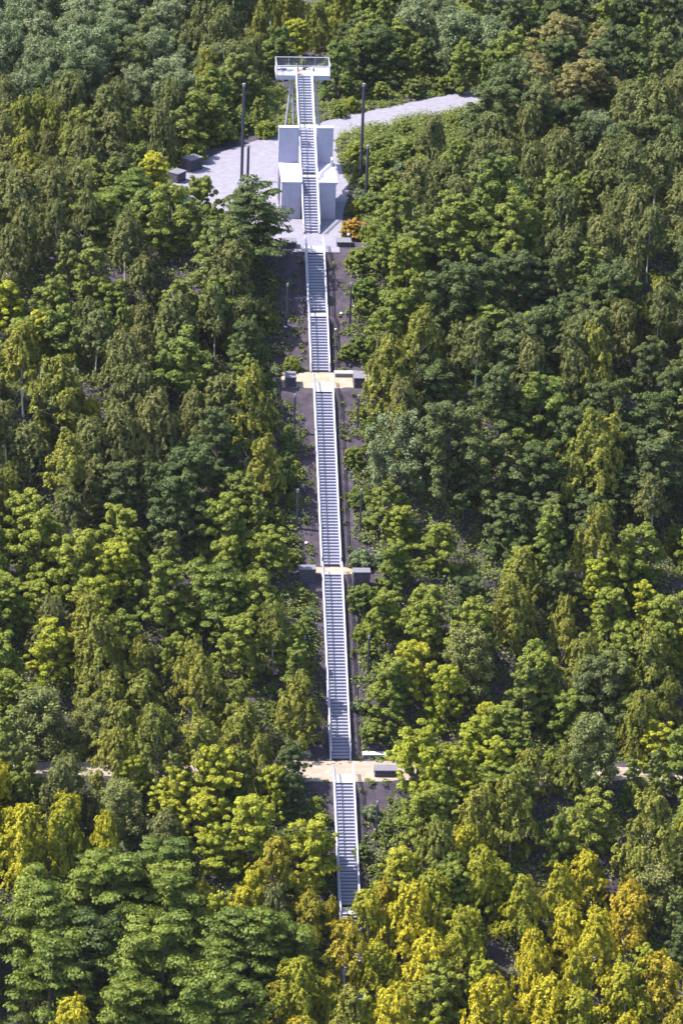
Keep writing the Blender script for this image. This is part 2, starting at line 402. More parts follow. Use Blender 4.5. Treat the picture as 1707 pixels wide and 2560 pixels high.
# left half with a doorway gap at its rear, filled dark below, right half, and the low middle under the stair
b.box((BX0+.04, BY0+.06, -.3), (-G, 6.6, BZ-.22)); b.box((BX0+.12+1.2, 6.6, -.3), (-G, 10.3, BZ-.22)); b.box((BX0+.04, 10.3, -.3), (-G, BY1, BZ-.22))
b.box((G, BY0+.06, -.3), (BX1-.16, BY1, BZ-.22)); b.box((-G, 7.9, -.3), (G, BY1, BZ-.25))
b.v = [(x, y-oy, z) for x, y, z in b.v]
b.build('wall', MT['white'], bd)
b = MB()
for a, c in (((BX0, BY0), (-G+.02, BY1)), ((G-.02, BY0), (BX1, BY1))): b.box((a[0], a[1], BZ-.22), (c[0], c[1], BZ))
b.box((-G+.02, 8.0, BZ-.25), (G-.02, BY1, BZ-.03))
b.v = [(x, y-oy, z) for x, y, z in b.v]
b.build('roof', MT['white'], bd)
bx('doorway', (BX0+.07, 6.62, -.2), (BX0+1.3, 10.28, BZ-.24), MT['dark'], bd, 0)  # solid dark block, its colour stands in for shade inside the opening
WX0, WX1 = -3.0, 2.65; WY0, WY1, WZ = BY1+.01, BY1+.66, 7.75
b = MB(); b.box((WX0, WY0-oy, -.3), (-G, WY1-oy, WZ)); b.box((G, WY0-oy, -.3), (WX1, WY1-oy, WZ))
b.build('upright_wall', MT['white'], bd, bevel=.02)
bx('wall_coping', (WX0-.03, WY0-.03, WZ+.002), (-G, WY1+.03, WZ+.08), MT['bench'], bd, .01)
bx('wall_coping', (G, WY0-.03, WZ+.002), (WX1+.05, WY1+.03, WZ+.08), MT['bench'], bd, .01)
bx('vent_box', (BX1-.42, BY1-1.2, BZ+.002), (BX1-.2, BY1-.2, BZ+.75), MT['bench'], bd, .03)

# ---------------------------------------------------------------- gabion blocks, benches, poles, stones
def gabion(x0, x1, yc, z, label, h=1.1, d=1.1, rz=0, group='dark stone blocks beside the landings', base=-1.0):
    r = empty('gabion_block', ((x0+x1)/2, yc, z), label, 'stone block', group, rz); w = (x1-x0)/2
    b = MB(); rr = random.Random(int(x0*100)); nx = max(2, int(w*2/.26)); nz = int((h-base)/.22)
    b.box((-w, -d/2, base), (w, d/2, h-.1))
    for i in range(nx):
        for k in range(nz):
            x = -w+2*w*(i+.5)/nx+rr.uniform(-.03, .03); zz = base+(h-.12-base)*(k+.5)/nz; s_ = .11*rr.uniform(.8, 1.1)
            b.box((x-s_, -d/2-.05-rr.random()*.04, zz-s_*.8), (x+s_, -d/2+.05, zz+s_*.8))
    b.build('stone_fill', MT['gabion'], r, bevel=.02)
    MB().box((-w-.03, -d/2-.12, h-.098), (w+.03, d/2+.03, h)).build('cap_slab', MT['slab'], r, bevel=.02)
    return r
def px_x(u, v, z): return at_z(u, v, z)
def gab_px(u0, u1, vb, z, label, h, d=1.2, base=-.3):
    a = at_z(u0, vb, z); c = at_z(u1, vb, z)
    return gabion(a[0], c[0], a[1]+d/2, z, label, h, d, base=base)
gab_px(700, 741, 621, 0, 'dark stone block left of the stair top, at the hilltop path edge', .7, 1.3, -1.2)
gab_px(842, 878, 617, 0, 'dark stone block right of the stair top, half hidden by shrubs', .55, 1.3, -1.2)
gab_px(714, 740, 968, Z2, 'small dark stone block on the left end of the bench terrace', 1.1, 1.6, -.8)
gab_px(884, 911, 970, Z2, 'small dark stone block on the right end of the bench terrace', 1.1, 1.9, -.8)
gab_px(748, 789, 1442, Z3, 'wide dark stone block left of the narrow sandy terrace', .85, 1.0, -.6)
gab_px(882, 925, 1452, Z3, 'wide dark stone block right of the narrow sandy terrace', .95, 1.0, -.6)
gab_px(936, 992, 1943, Z4, 'dark stone block right of the wide gravel trail, opposite the bench', .75, 1.2, -.5)
def bench(u0, u1, vb, z, label):
    a = at_z(u0, vb, z); c = at_z(u1, vb, z); w = (c[0]-a[0])/2
    r = empty('bench', ((a[0]+c[0])/2, a[1]+.25, z), label, 'bench', 'white benches on the terraces')
    MB().box((-w, -.25, .36), (w, .5, .48)).build('seat', MT['bench'], r, bevel=.015)
    MB().box((-w+.08, -.2, .02), (w-.08, .35, .358)).build('base', MT['slab'], r)
    for s in (-1, 1): MB().box((s*(w-.06)-.05, -.24, 0), (s*(w-.06)+.05, .45, .358)).build('end_panel', MT['bench'], r)
    return r
bench(836, 892, 944, Z2, 'long white bench beside the foot of the upper slope staircase')
bench(906, 965, 1898, Z4, 'long white bench on the right side of the wide gravel trail')
bench(752, 776, 1894, Z4, 'short white bench left of the stair foot, half hidden by a tree')
def pole(u, vt, vb, z, label, ground=None, grp='dark lighting poles beside the stairs', r=.11):
    p = at_z(u, vb, z) if z is not None else ground_px(u, vb)
    t = np.array(p); lo, hi = 1, 16
    for _ in range(40):
        m = (lo+hi)/2
        if proj((p[0], p[1], p[2]+m))[1] > vt: lo = m
        else: hi = m
    h = lo; root = empty('light_pole', tuple(p), label, 'light pole', grp)
    MB().tube([(0, 0, -.6), (0, 0, h-.35)], [r, r*.9], 10).build('shaft', MT['pole'], root)
    MB().tube([(0, 0, h-.348), (0, 0, h-.05), (0, 0, h)], [r*1.02, r*1.02, r*.6], 10).build('lamp_head', MT['cap'], root)
    MB().tube([(0, 0, -.05), (0, 0, .06)], r*1.8, 10).build('base_flange', MT['pole'], root)
H_ = 0
pole(604, 208, 452, 0, 'tallest dark pole on the hilltop path, left of the tower', r=.17)
pole(901, 208, 455, 0, 'tallest dark pole on the right of the tower, in the shrubs', r=.17)
pole(617, 362, 525, 0, 'shorter dark pole left of the tower, foot hidden by a tree', r=.16)
pole(914, 362, 525, 0, 'shorter dark pole right of the tower, nearest the orange shrub', r=.16)
LP = [(716, 708, 818, 'left', 'upper slope staircase'), (874, 707, 815, 'right', 'upper slope staircase'), (735, 985, 1082, 'left', 'upper end of the long unbroken staircase'),
      (893, 987, 1082, 'right', 'upper end of the long unbroken staircase'), (742, 1222, 1322, 'left', 'lower end of the long unbroken staircase'), (900, 1222, 1328, 'right', 'lower end of the long unbroken staircase'),
      (759, 1588, 1684, 'left', 'longest staircase'), (919, 1588, 1692, 'right', 'longest staircase'), (940, 2002, 2092, 'right', 'lowest staircase')]
for u, vt, vb, sd, wh in LP: pole(u, vt, vb, None, 'thin dark pole %s of the %s' % (sd, wh))
# block and curved wall at the path's left end
q = at_z(484, 428, 0)
r_ = gabion(-1.05+q[0], q[0]+.75, q[1]+.7, 0, 'dark stone block with pale top at the far left end of the hilltop path', 1.35, 1.3, rz=.75)
q = at_z(443, 455, 0)
gabion(q[0]-.75, q[0]+.75, q[1]+.4, 0, 'low dark stone block at the path end, the lower of two', 1.1, 1.2, rz=.9)
def stone(u, v, s, label, name='white_stone', z=None, flat=.7):
    p = at_z(u, v, z) if z is not None else ground_px(u, v)
    import bmesh
    bm = bmesh.new(); bmesh.ops.create_icosphere(bm, subdivisions=2, radius=s); rr = random.Random(int(u*7+v))
    for w in bm.verts: w.co *= rr.uniform(.78, 1.15); w.co.z *= flat
    me = bpy.data.meshes.new(name); bm.to_mesh(me); bm.free(); me.materials.append(MT['stone'])
    o = bpy.data.objects.new(name, me); COL.objects.link(o); o.location = (p[0], p[1], p[2]+s*.3)
    return tag(o, label, 'stone', 'pale stones on the dark slope')
stone(853, 784, .16, 'white stone on the dark slope, nearest the upper staircase railing')
stone(886, 766, .16, 'white stone beside the right pole of the upper staircase')
stone(840, 824, .14, 'pale stone right of the upper staircase, low on the slope')
stone(714, 818, .2, 'flat pale stone at the foot of the left pole', flat=.35)
stone(766, 1358, .18, 'pale stone left of the long staircase near its foot')
stone(818, 1752, .1, 'tiny white stone touching the left railing of the longest staircase')
bo = empty('bollard', tuple(at_z(871, 603, 0)), 'white round-topped bollard at the right edge of the hilltop path', 'bollard')
MB().tube([(0, 0, -.1), (0, 0, .55)], .09, 10).build('shaft', MT['slab'], bo)
smooth(MB().tube([(0, 0, .552), (0, 0, .6), (0, 0, .75), (0, 0, .84), (0, 0, .87)], [.12, .17, .18, .12, .04], 12).build('top', MT['bench'], bo))

# ---------------------------------------------------------------- people resting on the deck
def skin_mesh(name, verts, edges, radii, m, parent, sub=2):
    me = bpy.data.meshes.new(name); me.from_pydata(verts, edges, []); me.materials.append(m)
    o = bpy.data.objects.new(name, me); COL.objects.link(o); o.parent = parent
    sm = o.modifiers.new('skin', 'SKIN'); sm.use_smooth_shade = True
    for i, sv in enumerate(me.skin_vertices[0].data):
        rr = radii[i]; sv.radius = rr if isinstance(rr, tuple) else (rr, rr); sv.use_root = (i == 0)
    ss = o.modifiers.new('subsurf', 'SUBSURF'); ss.levels = sub; ss.render_levels = sub
    return o
def figure(label, loc, rz, J, top, bottom, top_m, bottom_m, legs_to, shoes=None):
    """J: joint positions; one continuous body, clothes as fitted children"""
    root = empty('person', loc, label, 'person', 'people resting on the lookout deck', rz)
    names = ['pelvis', 'waist', 'chest', 'neck', 'head', 'crown', 'hipL', 'kneeL', 'ankleL', 'toeL', 'hipR', 'kneeR', 'ankleR', 'toeR', 'shL', 'elL', 'wrL', 'shR', 'elR', 'wrR']
    R = dict(pelvis=(.15, .11), waist=(.13, .10), chest=(.16, .115), neck=(.055, .055), head=(.085, .095), crown=(.075, .085), hipL=.085, hipR=.085, kneeL=.058, kneeR=.058, ankleL=.04, ankleR=.04,
             toeL=.035, toeR=.035, shL=.06, shR=.06, elL=.042, elR=.042, wrL=.028, wrR=.028)
    v = [J[k] for k in names]; ix = {k: i for i, k in enumerate(names)}; rad = [R[k] for k in names]
    E_ = [('pelvis', 'waist'), ('waist', 'chest'), ('chest', 'neck'), ('neck', 'head'), ('head', 'crown'), ('pelvis', 'hipL'), ('hipL', 'kneeL'), ('kneeL', 'ankleL'), ('ankleL', 'toeL'), ('pelvis', 'hipR'), ('hipR', 'kneeR'),
          ('kneeR', 'ankleR'), ('ankleR', 'toeR'), ('chest', 'shL'), ('shL', 'elL'), ('elL', 'wrL'), ('chest', 'shR'), ('shR', 'elR'), ('elR', 'wrR')]
    ed = [(ix[a], ix[c]) for a, c in E_]
    for s in 'LR':                                             # palm, four fingers and a thumb
        w = Vector(J['wr'+s]); d = (w-Vector(J['el'+s])).normalized(); a = d.cross(Vector((0, 0, 1)))
        a = a.normalized() if a.length > .1 else Vector((1, 0, 0))
        palm = w+d*.07; v.append(tuple(palm)); rad.append((.034, .02)); pi = len(v)-1; ed.append((ix['wr'+s], pi))
        for k, ln in enumerate((.065, .08, .075, .055)):
            e1 = palm+a*(k-1.5)*.02+d*.03; e2 = e1+d*ln*.6+Vector((0, 0, -.012))
            v += [tuple(e1), tuple(e2)]; rad += [.0095, .008]; ed += [(pi, len(v)-2), (len(v)-2, len(v)-1)]
        v.append(tuple(w+d*.05+a*(.06 if s == 'L' else -.06))); rad.append(.01); ed.append((pi, len(v)-1))
    skin_mesh('body', v, ed, rad, MT['skin'], root, 1)
    def cloth(name, keys, edges, m, k=1.14):
        vv = [J[q] for q in keys]; kk = {q: i for i, q in enumerate(keys)}
        rr = [tuple(t*k+.006 for t in (R[q] if isinstance(R[q], tuple) else (R[q], R[q]))) for q in keys]
        skin_mesh(name, vv, [(kk[a], kk[c]) for a, c in edges], rr, m, root, 1)
    if top: cloth(top, ['chest', 'waist', 'pelvis', 'shL', 'elL', 'shR', 'elR'], [('pelvis', 'waist'), ('waist', 'chest'), ('chest', 'shL'), ('shL', 'elL'), ('chest', 'shR'), ('shR', 'elR')], top_m)
    if legs_to == 'ankle': cloth(bottom, ['pelvis', 'hipL', 'kneeL', 'ankleL', 'hipR', 'kneeR', 'ankleR'], [('pelvis', 'hipL'), ('hipL', 'kneeL'), ('kneeL', 'ankleL'), ('pelvis', 'hipR'), ('hipR', 'kneeR'), ('kneeR', 'ankleR')], bottom_m, 1.22)
    else: cloth(bottom, ['pelvis', 'hipL', 'kneeL', 'hipR', 'kneeR'], [('pelvis', 'hipL'), ('hipL', 'kneeL'), ('pelvis', 'hipR'), ('hipR', 'kneeR')], bottom_m, 1.22)
    h = Vector(J['head']); c = Vector(J['crown']); dd = (c-h).normalized(); fwd = Vector(J.get('face', (0, 0, 1)))
    back = -fwd*.025
    skin_mesh('hair', [tuple(h+back), tuple(c+back*.8+dd*.03)], [(0, 1)], [.098, .09], MT['hair'], root, 2)
    side = dd.cross(fwd).normalized(); fb = MB()
    mid = h.lerp(c, .3)
    fb.tube([mid+fwd*.09, mid+fwd*.118-dd*.03], [.008, .014], 6).build('nose', MT['skin'], root)
    eb = MB()
    for s in (-1, 1): eb.tube([mid+dd*.02+side*s*.032+fwd*.085, mid+dd*.02+side*s*.032+fwd*.097], .009, 6)
    eb.build('eyes', MT['dark'], root)
    MB().tube([mid-dd*.065-side*.022+fwd*.085, mid-dd*.065+side*.022+fwd*.085], .006, 5).build('mouth', MT['pink'], root)
    return root
def lying(sgn, knee=0.06, arm=.12, bend=0):
    """lying on the back along x, head towards +x*sgn"""
    s = sgn
    return dict(pelvis=(0, 0, .12), waist=(.2*s, 0, .12), chest=(.4*s, 0, .13), neck=(.58*s, 0, .12), head=(.70*s, 0, .13), crown=(.79*s, 0, .13), hipL=(-.06*s, .10, .11), kneeL=(-.46*s, .13, .10+knee), ankleL=(-.86*s+bend*s, .13, .06), toeL=(-.90*s+bend*s, .15, .17),
                hipR=(-.06*s, -.10, .11), kneeR=(-.46*s, -.12, .10+knee*2), ankleR=(-.84*s+bend*s, -.13, .06), toeR=(-.89*s+bend*s, -.15, .17), shL=(.46*s, .19, .11), elL=(.24*s, .33, .08), wrL=(.02*s, .26, .07), shR=(.46*s, -.19, .11), elR=(.24*s, -.34, .08), wrR=(.02*s, -.28, .08), face=(0, 0, 1))
PYy = DY0+1.75
xc = at_z(714, 174, ZD+.1)
figure('person lying on the deck in bright blue top and navy trousers, feet toward the railing', (xc[0], xc[1], ZD), .03, lying(1), 'blue_top', 'navy_trousers', MT['sky_cloth'], MT['navy'], 'ankle')
xc = at_z(757, 173, ZD+.1)
figure('person lying on the deck in cream top and black shorts with bare legs', (xc[0]+.05, xc[1]+.15, ZD), -.05, lying(-1, .16, bend=.12), 'cream_top', 'black_shorts', MT['cream'], MT['black'], 'knee')
J = dict(pelvis=(0, 0, .10), waist=(0, .07, .28), chest=(0, .08, .46), neck=(0, .04, .60), head=(0, 0, .70), crown=(0, -.02, .79), hipL=(-.1, -.04, .10), kneeL=(-.14, -.42, .28), ankleL=(-.13, -.62, .05), toeL=(-.13, -.78, .05),
         hipR=(.1, -.04, .10), kneeR=(.13, -.42, .26), ankleR=(.12, -.62, .05), toeR=(.12, -.78, .05), shL=(-.19, .07, .48), elL=(-.27, -.10, .30), wrL=(-.16, -.33, .34), shR=(.19, .07, .48), elR=(.27, -.1, .3), wrR=(.16, -.32, .34), face=(0, -1, 0))
figure('person in pink sitting on the deck beside the head of the tower stair', (-.62, DY0+.55, ZD), .5, J, 'pink_top', 'pink_shorts', MT['pink'], MT['pink'], 'knee')
bgp = at_z(782, 178, ZD)
bag = empty('bag', (bgp[0], bgp[1], ZD), 'small navy bag on the lookout deck, right of the people', 'bag')
MB().prism([(-.16, 0), (.16, 0), (.17, .22), (.10, .34), (-.10, .34), (-.17, .22)], 1, -.10, .10).build('pouch', MT['navy'], bag, bevel=.03)
MB().tube([(-.07, -.02, .33), (-.05, -.02, .42), (.05, -.02, .42), (.07, -.02, .33)], .012, 6).build('strap', MT['black'], bag)

# ---------------------------------------------------------------- vegetation
def leaves_mesh(name, P, N, size, m, tone=None, aspect=.62):
    """one small rhombic leaf clump per point"""
    n = len(P); rng = RNG
    N = N/np.linalg.norm(N, axis=1, keepdims=True)
    t = rng.normal(size=(n, 3)); t -= (t*N).sum(1, keepdims=True)*N; t /= np.linalg.norm(t, axis=1, keepdims=True)
    bt = np.cross(N, t); s = (size*rng.uniform(.6, 1.35, n))[:, None]
    fold = N*s*.22
    v = np.stack([P+t*s, P+bt*s*aspect+fold, P-t*s, P-bt*s*aspect+fold], 1).reshape(-1, 3)
    me = bpy.data.meshes.new(name); me.vertices.add(4*n); me.vertices.foreach_set('co', v.ravel())
    me.loops.add(4*n); me.loops.foreach_set('vertex_index', np.arange(4*n, dtype=np.int32))
    me.polygons.add(n); me.polygons.foreach_set('loop_start', np.arange(0, 4*n, 4, dtype=np.int32))
    me.polygons.foreach_set('loop_total', np.full(n, 4, dtype=np.int32))
    me.materials.append(m)
    a = me.attributes.new('leaf_value', 'FLOAT', 'FACE'); a.data.foreach_set('value', rng.uniform(0, 1, n).astype(np.float32))
    if tone is None: tone = rng.uniform(0, 1, n)
    a = me.attributes.new('leaf_tone', 'FLOAT', 'FACE'); a.data.foreach_set('value', tone.astype(np.float32))
    me.update(calc_edges=True); return me
def crown_points(kind, R, H0, H1, rng, dens=1.0):
    """H0..H1 crown bottom/top; returns points, normals, tones and the clump centres"""
    Hc = H1-H0; C = []; 
    n_p = {'puff': 165, 'layer': 115, 'droop': 125, 'spray': 200}[kind]
    # a few big lobes give the uneven outline, clumps gather on them
    nl = rng.integers(8, 12); lobes = []
    for i in range(nl):
        a = i*2.4+rng.uniform(-.4, .4); rr = R*rng.uniform(.3, .62); hh = H0+Hc*(.12+.72*(i/(nl-1)))
        if kind == 'droop': rr *= .95*(1.15-.75*i/(nl-1))
        lobes.append((rr*math.cos(a)*(1.15-.75*i/(nl-1)), rr*math.sin(a)*(1.15-.75*i/(nl-1)), hh, R*rng.uniform(.38, .58)*(1 if kind != 'droop' else 1.15-.6*i/(nl-1))))
    for _ in range(n_p):
        lx, ly, lz, lr = lobes[rng.integers(nl)]
        d = rng.normal(size=3); d /= np.linalg.norm(d); d[2] = abs(d[2])*.9-.25*rng.random()
        q = np.array([lx, ly, lz])+d*lr*np.array([1, 1, .9 if kind != 'droop' else 1.25])*rng.uniform(.62, 1.18)
        C.append(q)
    # the rest of the clumps sit along limbs that reach out of the lobes, leaving gaps between them
    nlimb = 26 if kind != 'droop' else 20; keep = int(len(C)*rng.uniform(.3, .55)); total = len(C)
    C = [C[i] for i in rng.permutation(len(C))[:keep]]
    off = rng.uniform(0, 6.28); point = rng.uniform(.55, 1.0) if kind != 'droop' else rng.uniform(.35, .7)
    while len(C) < total:
        i = rng.integers(nlimb); t = (i+.5)/nlimb; a = off+i*2.4+math.sin(i*7.3+off)*.5
        env = R*math.sqrt(max(.02, 1-((t-.38)/.64)**2))*(1-(1-point)*t)*(.72+.45*abs(math.sin(i*3.7+off*3)))
        q = rng.uniform(.3, 1.0)**.8; z0 = H0+Hc*max(0, t*.85-.12); z1 = H0+Hc*min(1.03, t+.05*math.sin(i*5+off))
        jit = rng.normal(size=3)*R*.075
        C.append(np.array([math.cos(a)*env*q, math.sin(a)*env*q, z0+(z1-z0)*q])+jit)
    C = np.array(C); P = []; N = []; T = []
    for c in C:
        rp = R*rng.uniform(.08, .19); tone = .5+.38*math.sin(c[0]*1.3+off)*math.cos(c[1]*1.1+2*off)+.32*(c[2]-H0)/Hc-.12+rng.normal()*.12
        if kind in ('puff', 'layer'):
            k = int(125*dens); d = rng.normal(size=(k, 3)); d /= np.linalg.norm(d, axis=1, keepdims=True); d[:, 2] = np.where(rng.random(k) < .8, np.abs(d[:, 2]), d[:, 2])
            fl = .75 if kind == 'puff' else .38; wd = 1.0 if kind == 'puff' else 1.55
            p = c+d*rp*np.array([wd, wd, fl])*rng.uniform(.55, 1.12, (k, 1)); nn = d*.85+np.array([0, 0, .5])+rng.normal(size=(k, 3))*.28
        elif kind == 'droop':
            st = rng.integers(5, 8); p = []
            for _ in range(st):
                o = rng.normal(size=3)*rp*.65; L = rng.uniform(.3, 1.2)*R*.26; kk = int(30*dens); t = rng.random(kk)
                q = c+o+np.stack([rng.normal(size=kk)*.06+o[0]*.6*t, rng.normal(size=kk)*.06+o[1]*.6*t, .25*rp-L*t], 1); p.append(q)
            p = np.concatenate(p); k = len(p); nn = rng.normal(size=(k, 3))*.35+np.array([0, 0, .6])+(p-c)*[1, 1, 0]/rp*.5+p*[1, 1, 0]/R*.8
        else:
            k = int(105*dens); d = rng.normal(size=(k, 3)); p = c+d*rp*.55; nn = d*.5+np.array([0, 0, .7])+rng.normal(size=(k, 3))*.5
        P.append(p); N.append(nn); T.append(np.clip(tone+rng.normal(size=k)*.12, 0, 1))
    return np.concatenate(P), np.concatenate(N), np.concatenate(T), C
def trunk_mesh(H0, H1, R, C, rng, m, r=.16, multi=1, bare=0):
    b = MB()
    for k in range(multi):
        ox = 0 if multi == 1 else rng.uniform(-.3, .3); lean = rng.uniform(-.35, .35, 2)
        top = H1*.88; pts = []; rad = []
        for i in range(7):
            t = i/6; pts.append((ox+lean[0]*t+math.sin(t*5+k)*.08, lean[1]*t+math.cos(t*4+k)*.08, -.6+(top+.6)*t)); rad.append(r*(1-.82*t)*(1.25 if i == 0 else 1))
        b.tube(pts, rad, 7)
    sel = C[rng.permutation(len(C))[:16]]
    for c in sel:
        zb = max(.8, c[2]-rng.uniform(.6, 1.8)); zb = min(zb, top*.9); t = (zb+.6)/(top+.6)
        base = Vector((lean[0]*t, lean[1]*t, zb)); e = Vector(c); mid = base.lerp(e, .55)+Vector((0, 0, .15))
        b.tube([base, mid, e], [r*.45*(1-t*.5), r*.25, .012], 5)
    return b.mesh('trunk', m)
PROTO = {}
def proto(key, kind, leaf, R, H, H0, n, size, dens=1.0, bark='bark', r=.15):
    L = []
    for i in range(n):
        rng = np.random.default_rng(hash((len(PROTO), i)) % 99991+5)
        P, N, T, C = crown_points(kind, R, H0, H, rng, dens)
        top = P[:, 2].max(); P[:, 2] *= H/top; C = C*[1, 1, H/top]
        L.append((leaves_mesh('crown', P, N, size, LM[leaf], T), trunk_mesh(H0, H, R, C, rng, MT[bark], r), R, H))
    PROTO[key] = L
proto('dark', 'puff', 'dark', 2.7, 7.0, .7, 3, 0.114, 1.0)
proto('dark2', 'layer', 'dark', 2.9, 6.6, .7, 2, 0.114, 1.0)
proto('green', 'puff', 'green', 2.5, 6.3, .5, 3, 0.114, 1.0)
proto('fresh', 'puff', 'fresh', 2.4, 6.1, .5, 3, .110, 1.0)
proto('sage', 'spray', 'sage', 2.4, 6.6, .6, 2, .10, 1.0)
proto('green2', 'layer', 'deep', 2.9, 6.0, .5, 3, 0.114, 1.1)
proto('lime', 'puff', 'lime', 2.3, 5.8, .4, 3, 0.106, 1.0)
proto('birch', 'droop', 'birch', 2.3, 7.2, .8, 4, 0.087, 1.0, 'birch', .10)
proto('ybirch', 'droop', 'ybirch', 2.3, 7.2, .8, 4, 0.087, 1.0, 'birch', .10)
proto('gold', 'droop', 'gold', 2.1, 6.8, .7, 2, 0.091, 1.0, 'birch', .10)
proto('grey', 'spray', 'grey', 2.6, 6.8, .6, 3, 0.099, 1.0)
proto('brown', 'droop', 'brown', 2.6, 7.2, .8, 3, 0.091, 1.0, 'birch', .11)
proto('slimgreen', 'puff', 'green', 1.45, 6.6, .5, 2, 0.106, .7, r=.10)
proto('slimlime', 'puff', 'lime', 1.35, 5.8, .4, 2, 0.099, .7, r=.09)
proto('tallbirch', 'droop', 'birch', 1.9, 8.2, 3.2, 2, 0.091, .8, 'palebark', .10)
proto('baregrey', 'droop', 'brown', 1.8, 8.4, 3.8, 2, 0.091, .7, 'palebark', .10)
proto('tan', 'puff', 'tan', 2.9, 7.0, 1.5, 1, 0.114, 1.0)
proto('shrub', 'puff', 'green', 1.2, 1.9, .25, 3, 0.076, .55, r=.04)
proto('lshrub', 'spray', 'fresh', 1.2, 2.0, .2, 2, 0.076, .6, r=.04)
proto('oshrub', 'puff', 'orange', 1.1, 1.9, .2, 1, 0.076, .6, r=.04)
proto('wshrub', 'spray', 'grey', 1.1, 1.6, .2, 1, 0.076, .6, r=.04)

LOOK = {'dark': 'dark green broadleaf tree', 'dark2': 'dark green tree with layered boughs', 'green': 'mid green rounded tree', 'fresh': 'fresh yellowish green tree', 'sage': 'pale sage green feathery tree', 'green2': 'deep green tree with spreading boughs',
        'lime': 'bright lime green tree', 'birch': 'olive yellow drooping birch', 'ybirch': 'yellow green drooping birch', 'gold': 'golden yellow birch', 'grey': 'grey green feathery tree', 'brown': 'olive brown drooping birch',
        'tan': 'tan leaved dense tree', 'slimgreen': 'slender upright green tree', 'slimlime': 'slender lime green tree', 'tallbirch': 'tall pale-trunked yellow birch', 'baregrey': 'sparse white-trunked birch', 'shrub': 'round green shrub', 'lshrub': 'yellow green shrub', 'oshrub': 'orange leaved shrub', 'wshrub': 'pale grey green shrub'}
NAME = {'dark': 'broadleaf_tree', 'dark2': 'broadleaf_tree', 'green': 'broadleaf_tree', 'fresh': 'broadleaf_tree', 'sage': 'willow_tree', 'green2': 'broadleaf_tree', 'lime': 'broadleaf_tree', 'birch': 'birch_tree', 'ybirch': 'birch_tree', 'gold': 'birch_tree', 'brown': 'birch_tree',
        'slimgreen': 'slender_tree', 'slimlime': 'slender_tree', 'tallbirch': 'birch_tree', 'baregrey': 'birch_tree', 'grey': 'willow_tree', 'tan': 'broadleaf_tree', 'shrub': 'shrub', 'lshrub': 'shrub', 'oshrub': 'shrub', 'wshrub': 'shrub'}
TREES = []                                                     # (root, key, px x, px y of crown centre, x)
def plant(key, g, sc, sz=None, label=None, sink=0.0):
    if g[1] < -40: key = {'green': 'fresh', 'grey': 'sage'}.get(key, key)     # brighter, yellower leaves downhill: the view's window tint put into leaf colour
    if key == 'lime' and g[1] > -60 and random.random() < .65: key = 'fresh'  # brightest lime leaves kept for the lower end of that tint gradient
    L = PROTO[key]; cm, tm, R, H = L[random.randrange(len(L))]
    sz = sc if sz is None else sz
    o = bpy.data.objects.new(NAME[key], None); COL.objects.link(o); o.location = (g[0], g[1], g[2]-sink); o.rotation_euler.z = random.uniform(0, 6.28)
    o.rotation_euler.x = random.uniform(-.09, .09); o.rotation_euler.y = random.uniform(-.06, .06); o.scale = (sc, sc*random.uniform(.92, 1.08), sz)
    c = inst(cm, 'crown', o); t = inst(tm, 'trunk', o)
    if label: o['label'] = label
    px = proj((g[0], g[1], g[2]+H*sz*.6))
    TREES.append((o, key, px[0], px[1], g[0], g[1], R*sc, H*sz)); return o
def hero(key, u, vtop, w, h_px=None, label=None):
    """crown top at (u, vtop), crown w px wide"""
    L = PROTO[key][0]; R, H = L[2], L[3]; sc = w/24.5/(2*R*.95); sz = sc*random.uniform(.92, 1.1)
    if h_px: sz = h_px/22.7/H
    sz = max(sz, .62*1.0) if 'shrub' not in key else sz
    g = ground_px(u, vtop, H*sz)
    return plant(key, g, sc, sz, label)

# gap through which the stairs, landings and path are seen (row -> left and right limit)
GL = [(-200, 9999), (125, 9999), (126, 672), (205, 680), (206, 700), (250, 700), (300, 660), (335, 600), (370, 520), (395, 455), (428, 420), (440, 425), (455, 560), (470, 640), (520, 680), (560, 700), (590, 690), (630, 690), (700, 690), (850, 712), (925, 705), (975, 705), (1000, 735), (1200, 768), (1300, 772), (1400, 742), (1445, 742),
      (1480, 792), (1600, 795), (1700, 800), (1850, 790), (1885, 762), (1960, 772), (2010, 815), (2050, 842), (2200, 850), (2320, 858), (2335, 9999)]
GR = [(-200, -99), (125, -99), (126, 828), (195, 828), (205, 860), (215, 1190), (262, 1195), (300, 1010), (330, 880), (345, 852), (400, 925), (480, 930), (545, 925), (600, 886), (640, 858), (700, 884), (850, 888), (920, 905), (975, 920), (1000, 900), (1100, 888), (1200, 880), (1300, 880), (1400, 930), (1455, 930),
      (1500, 885), (1600, 900), (1700, 905), (1850, 925), (1880, 972), (1950, 1000), (2000, 950), (2050, 940), (2150, 918), (2320, 905), (2335, -99)]
def blocked(g, R, H, frac=.8, low=.2):
    for t in (low, .35, .5, .65, .8, .97):
        u, v = proj((g[0], g[1], g[2]+H*t)); w = R*24.5*frac*math.sqrt(max(.05, 1-(2*t-1.1)**2)) if t > .3 else 6
        a = np.interp(v, [p[0] for p in GL], [p[1] for p in GL]); c = np.interp(v, [p[0] for p in GR], [p[1] for p in GR])
        if a < c and u+w > a and u-w < c: return True
    return False

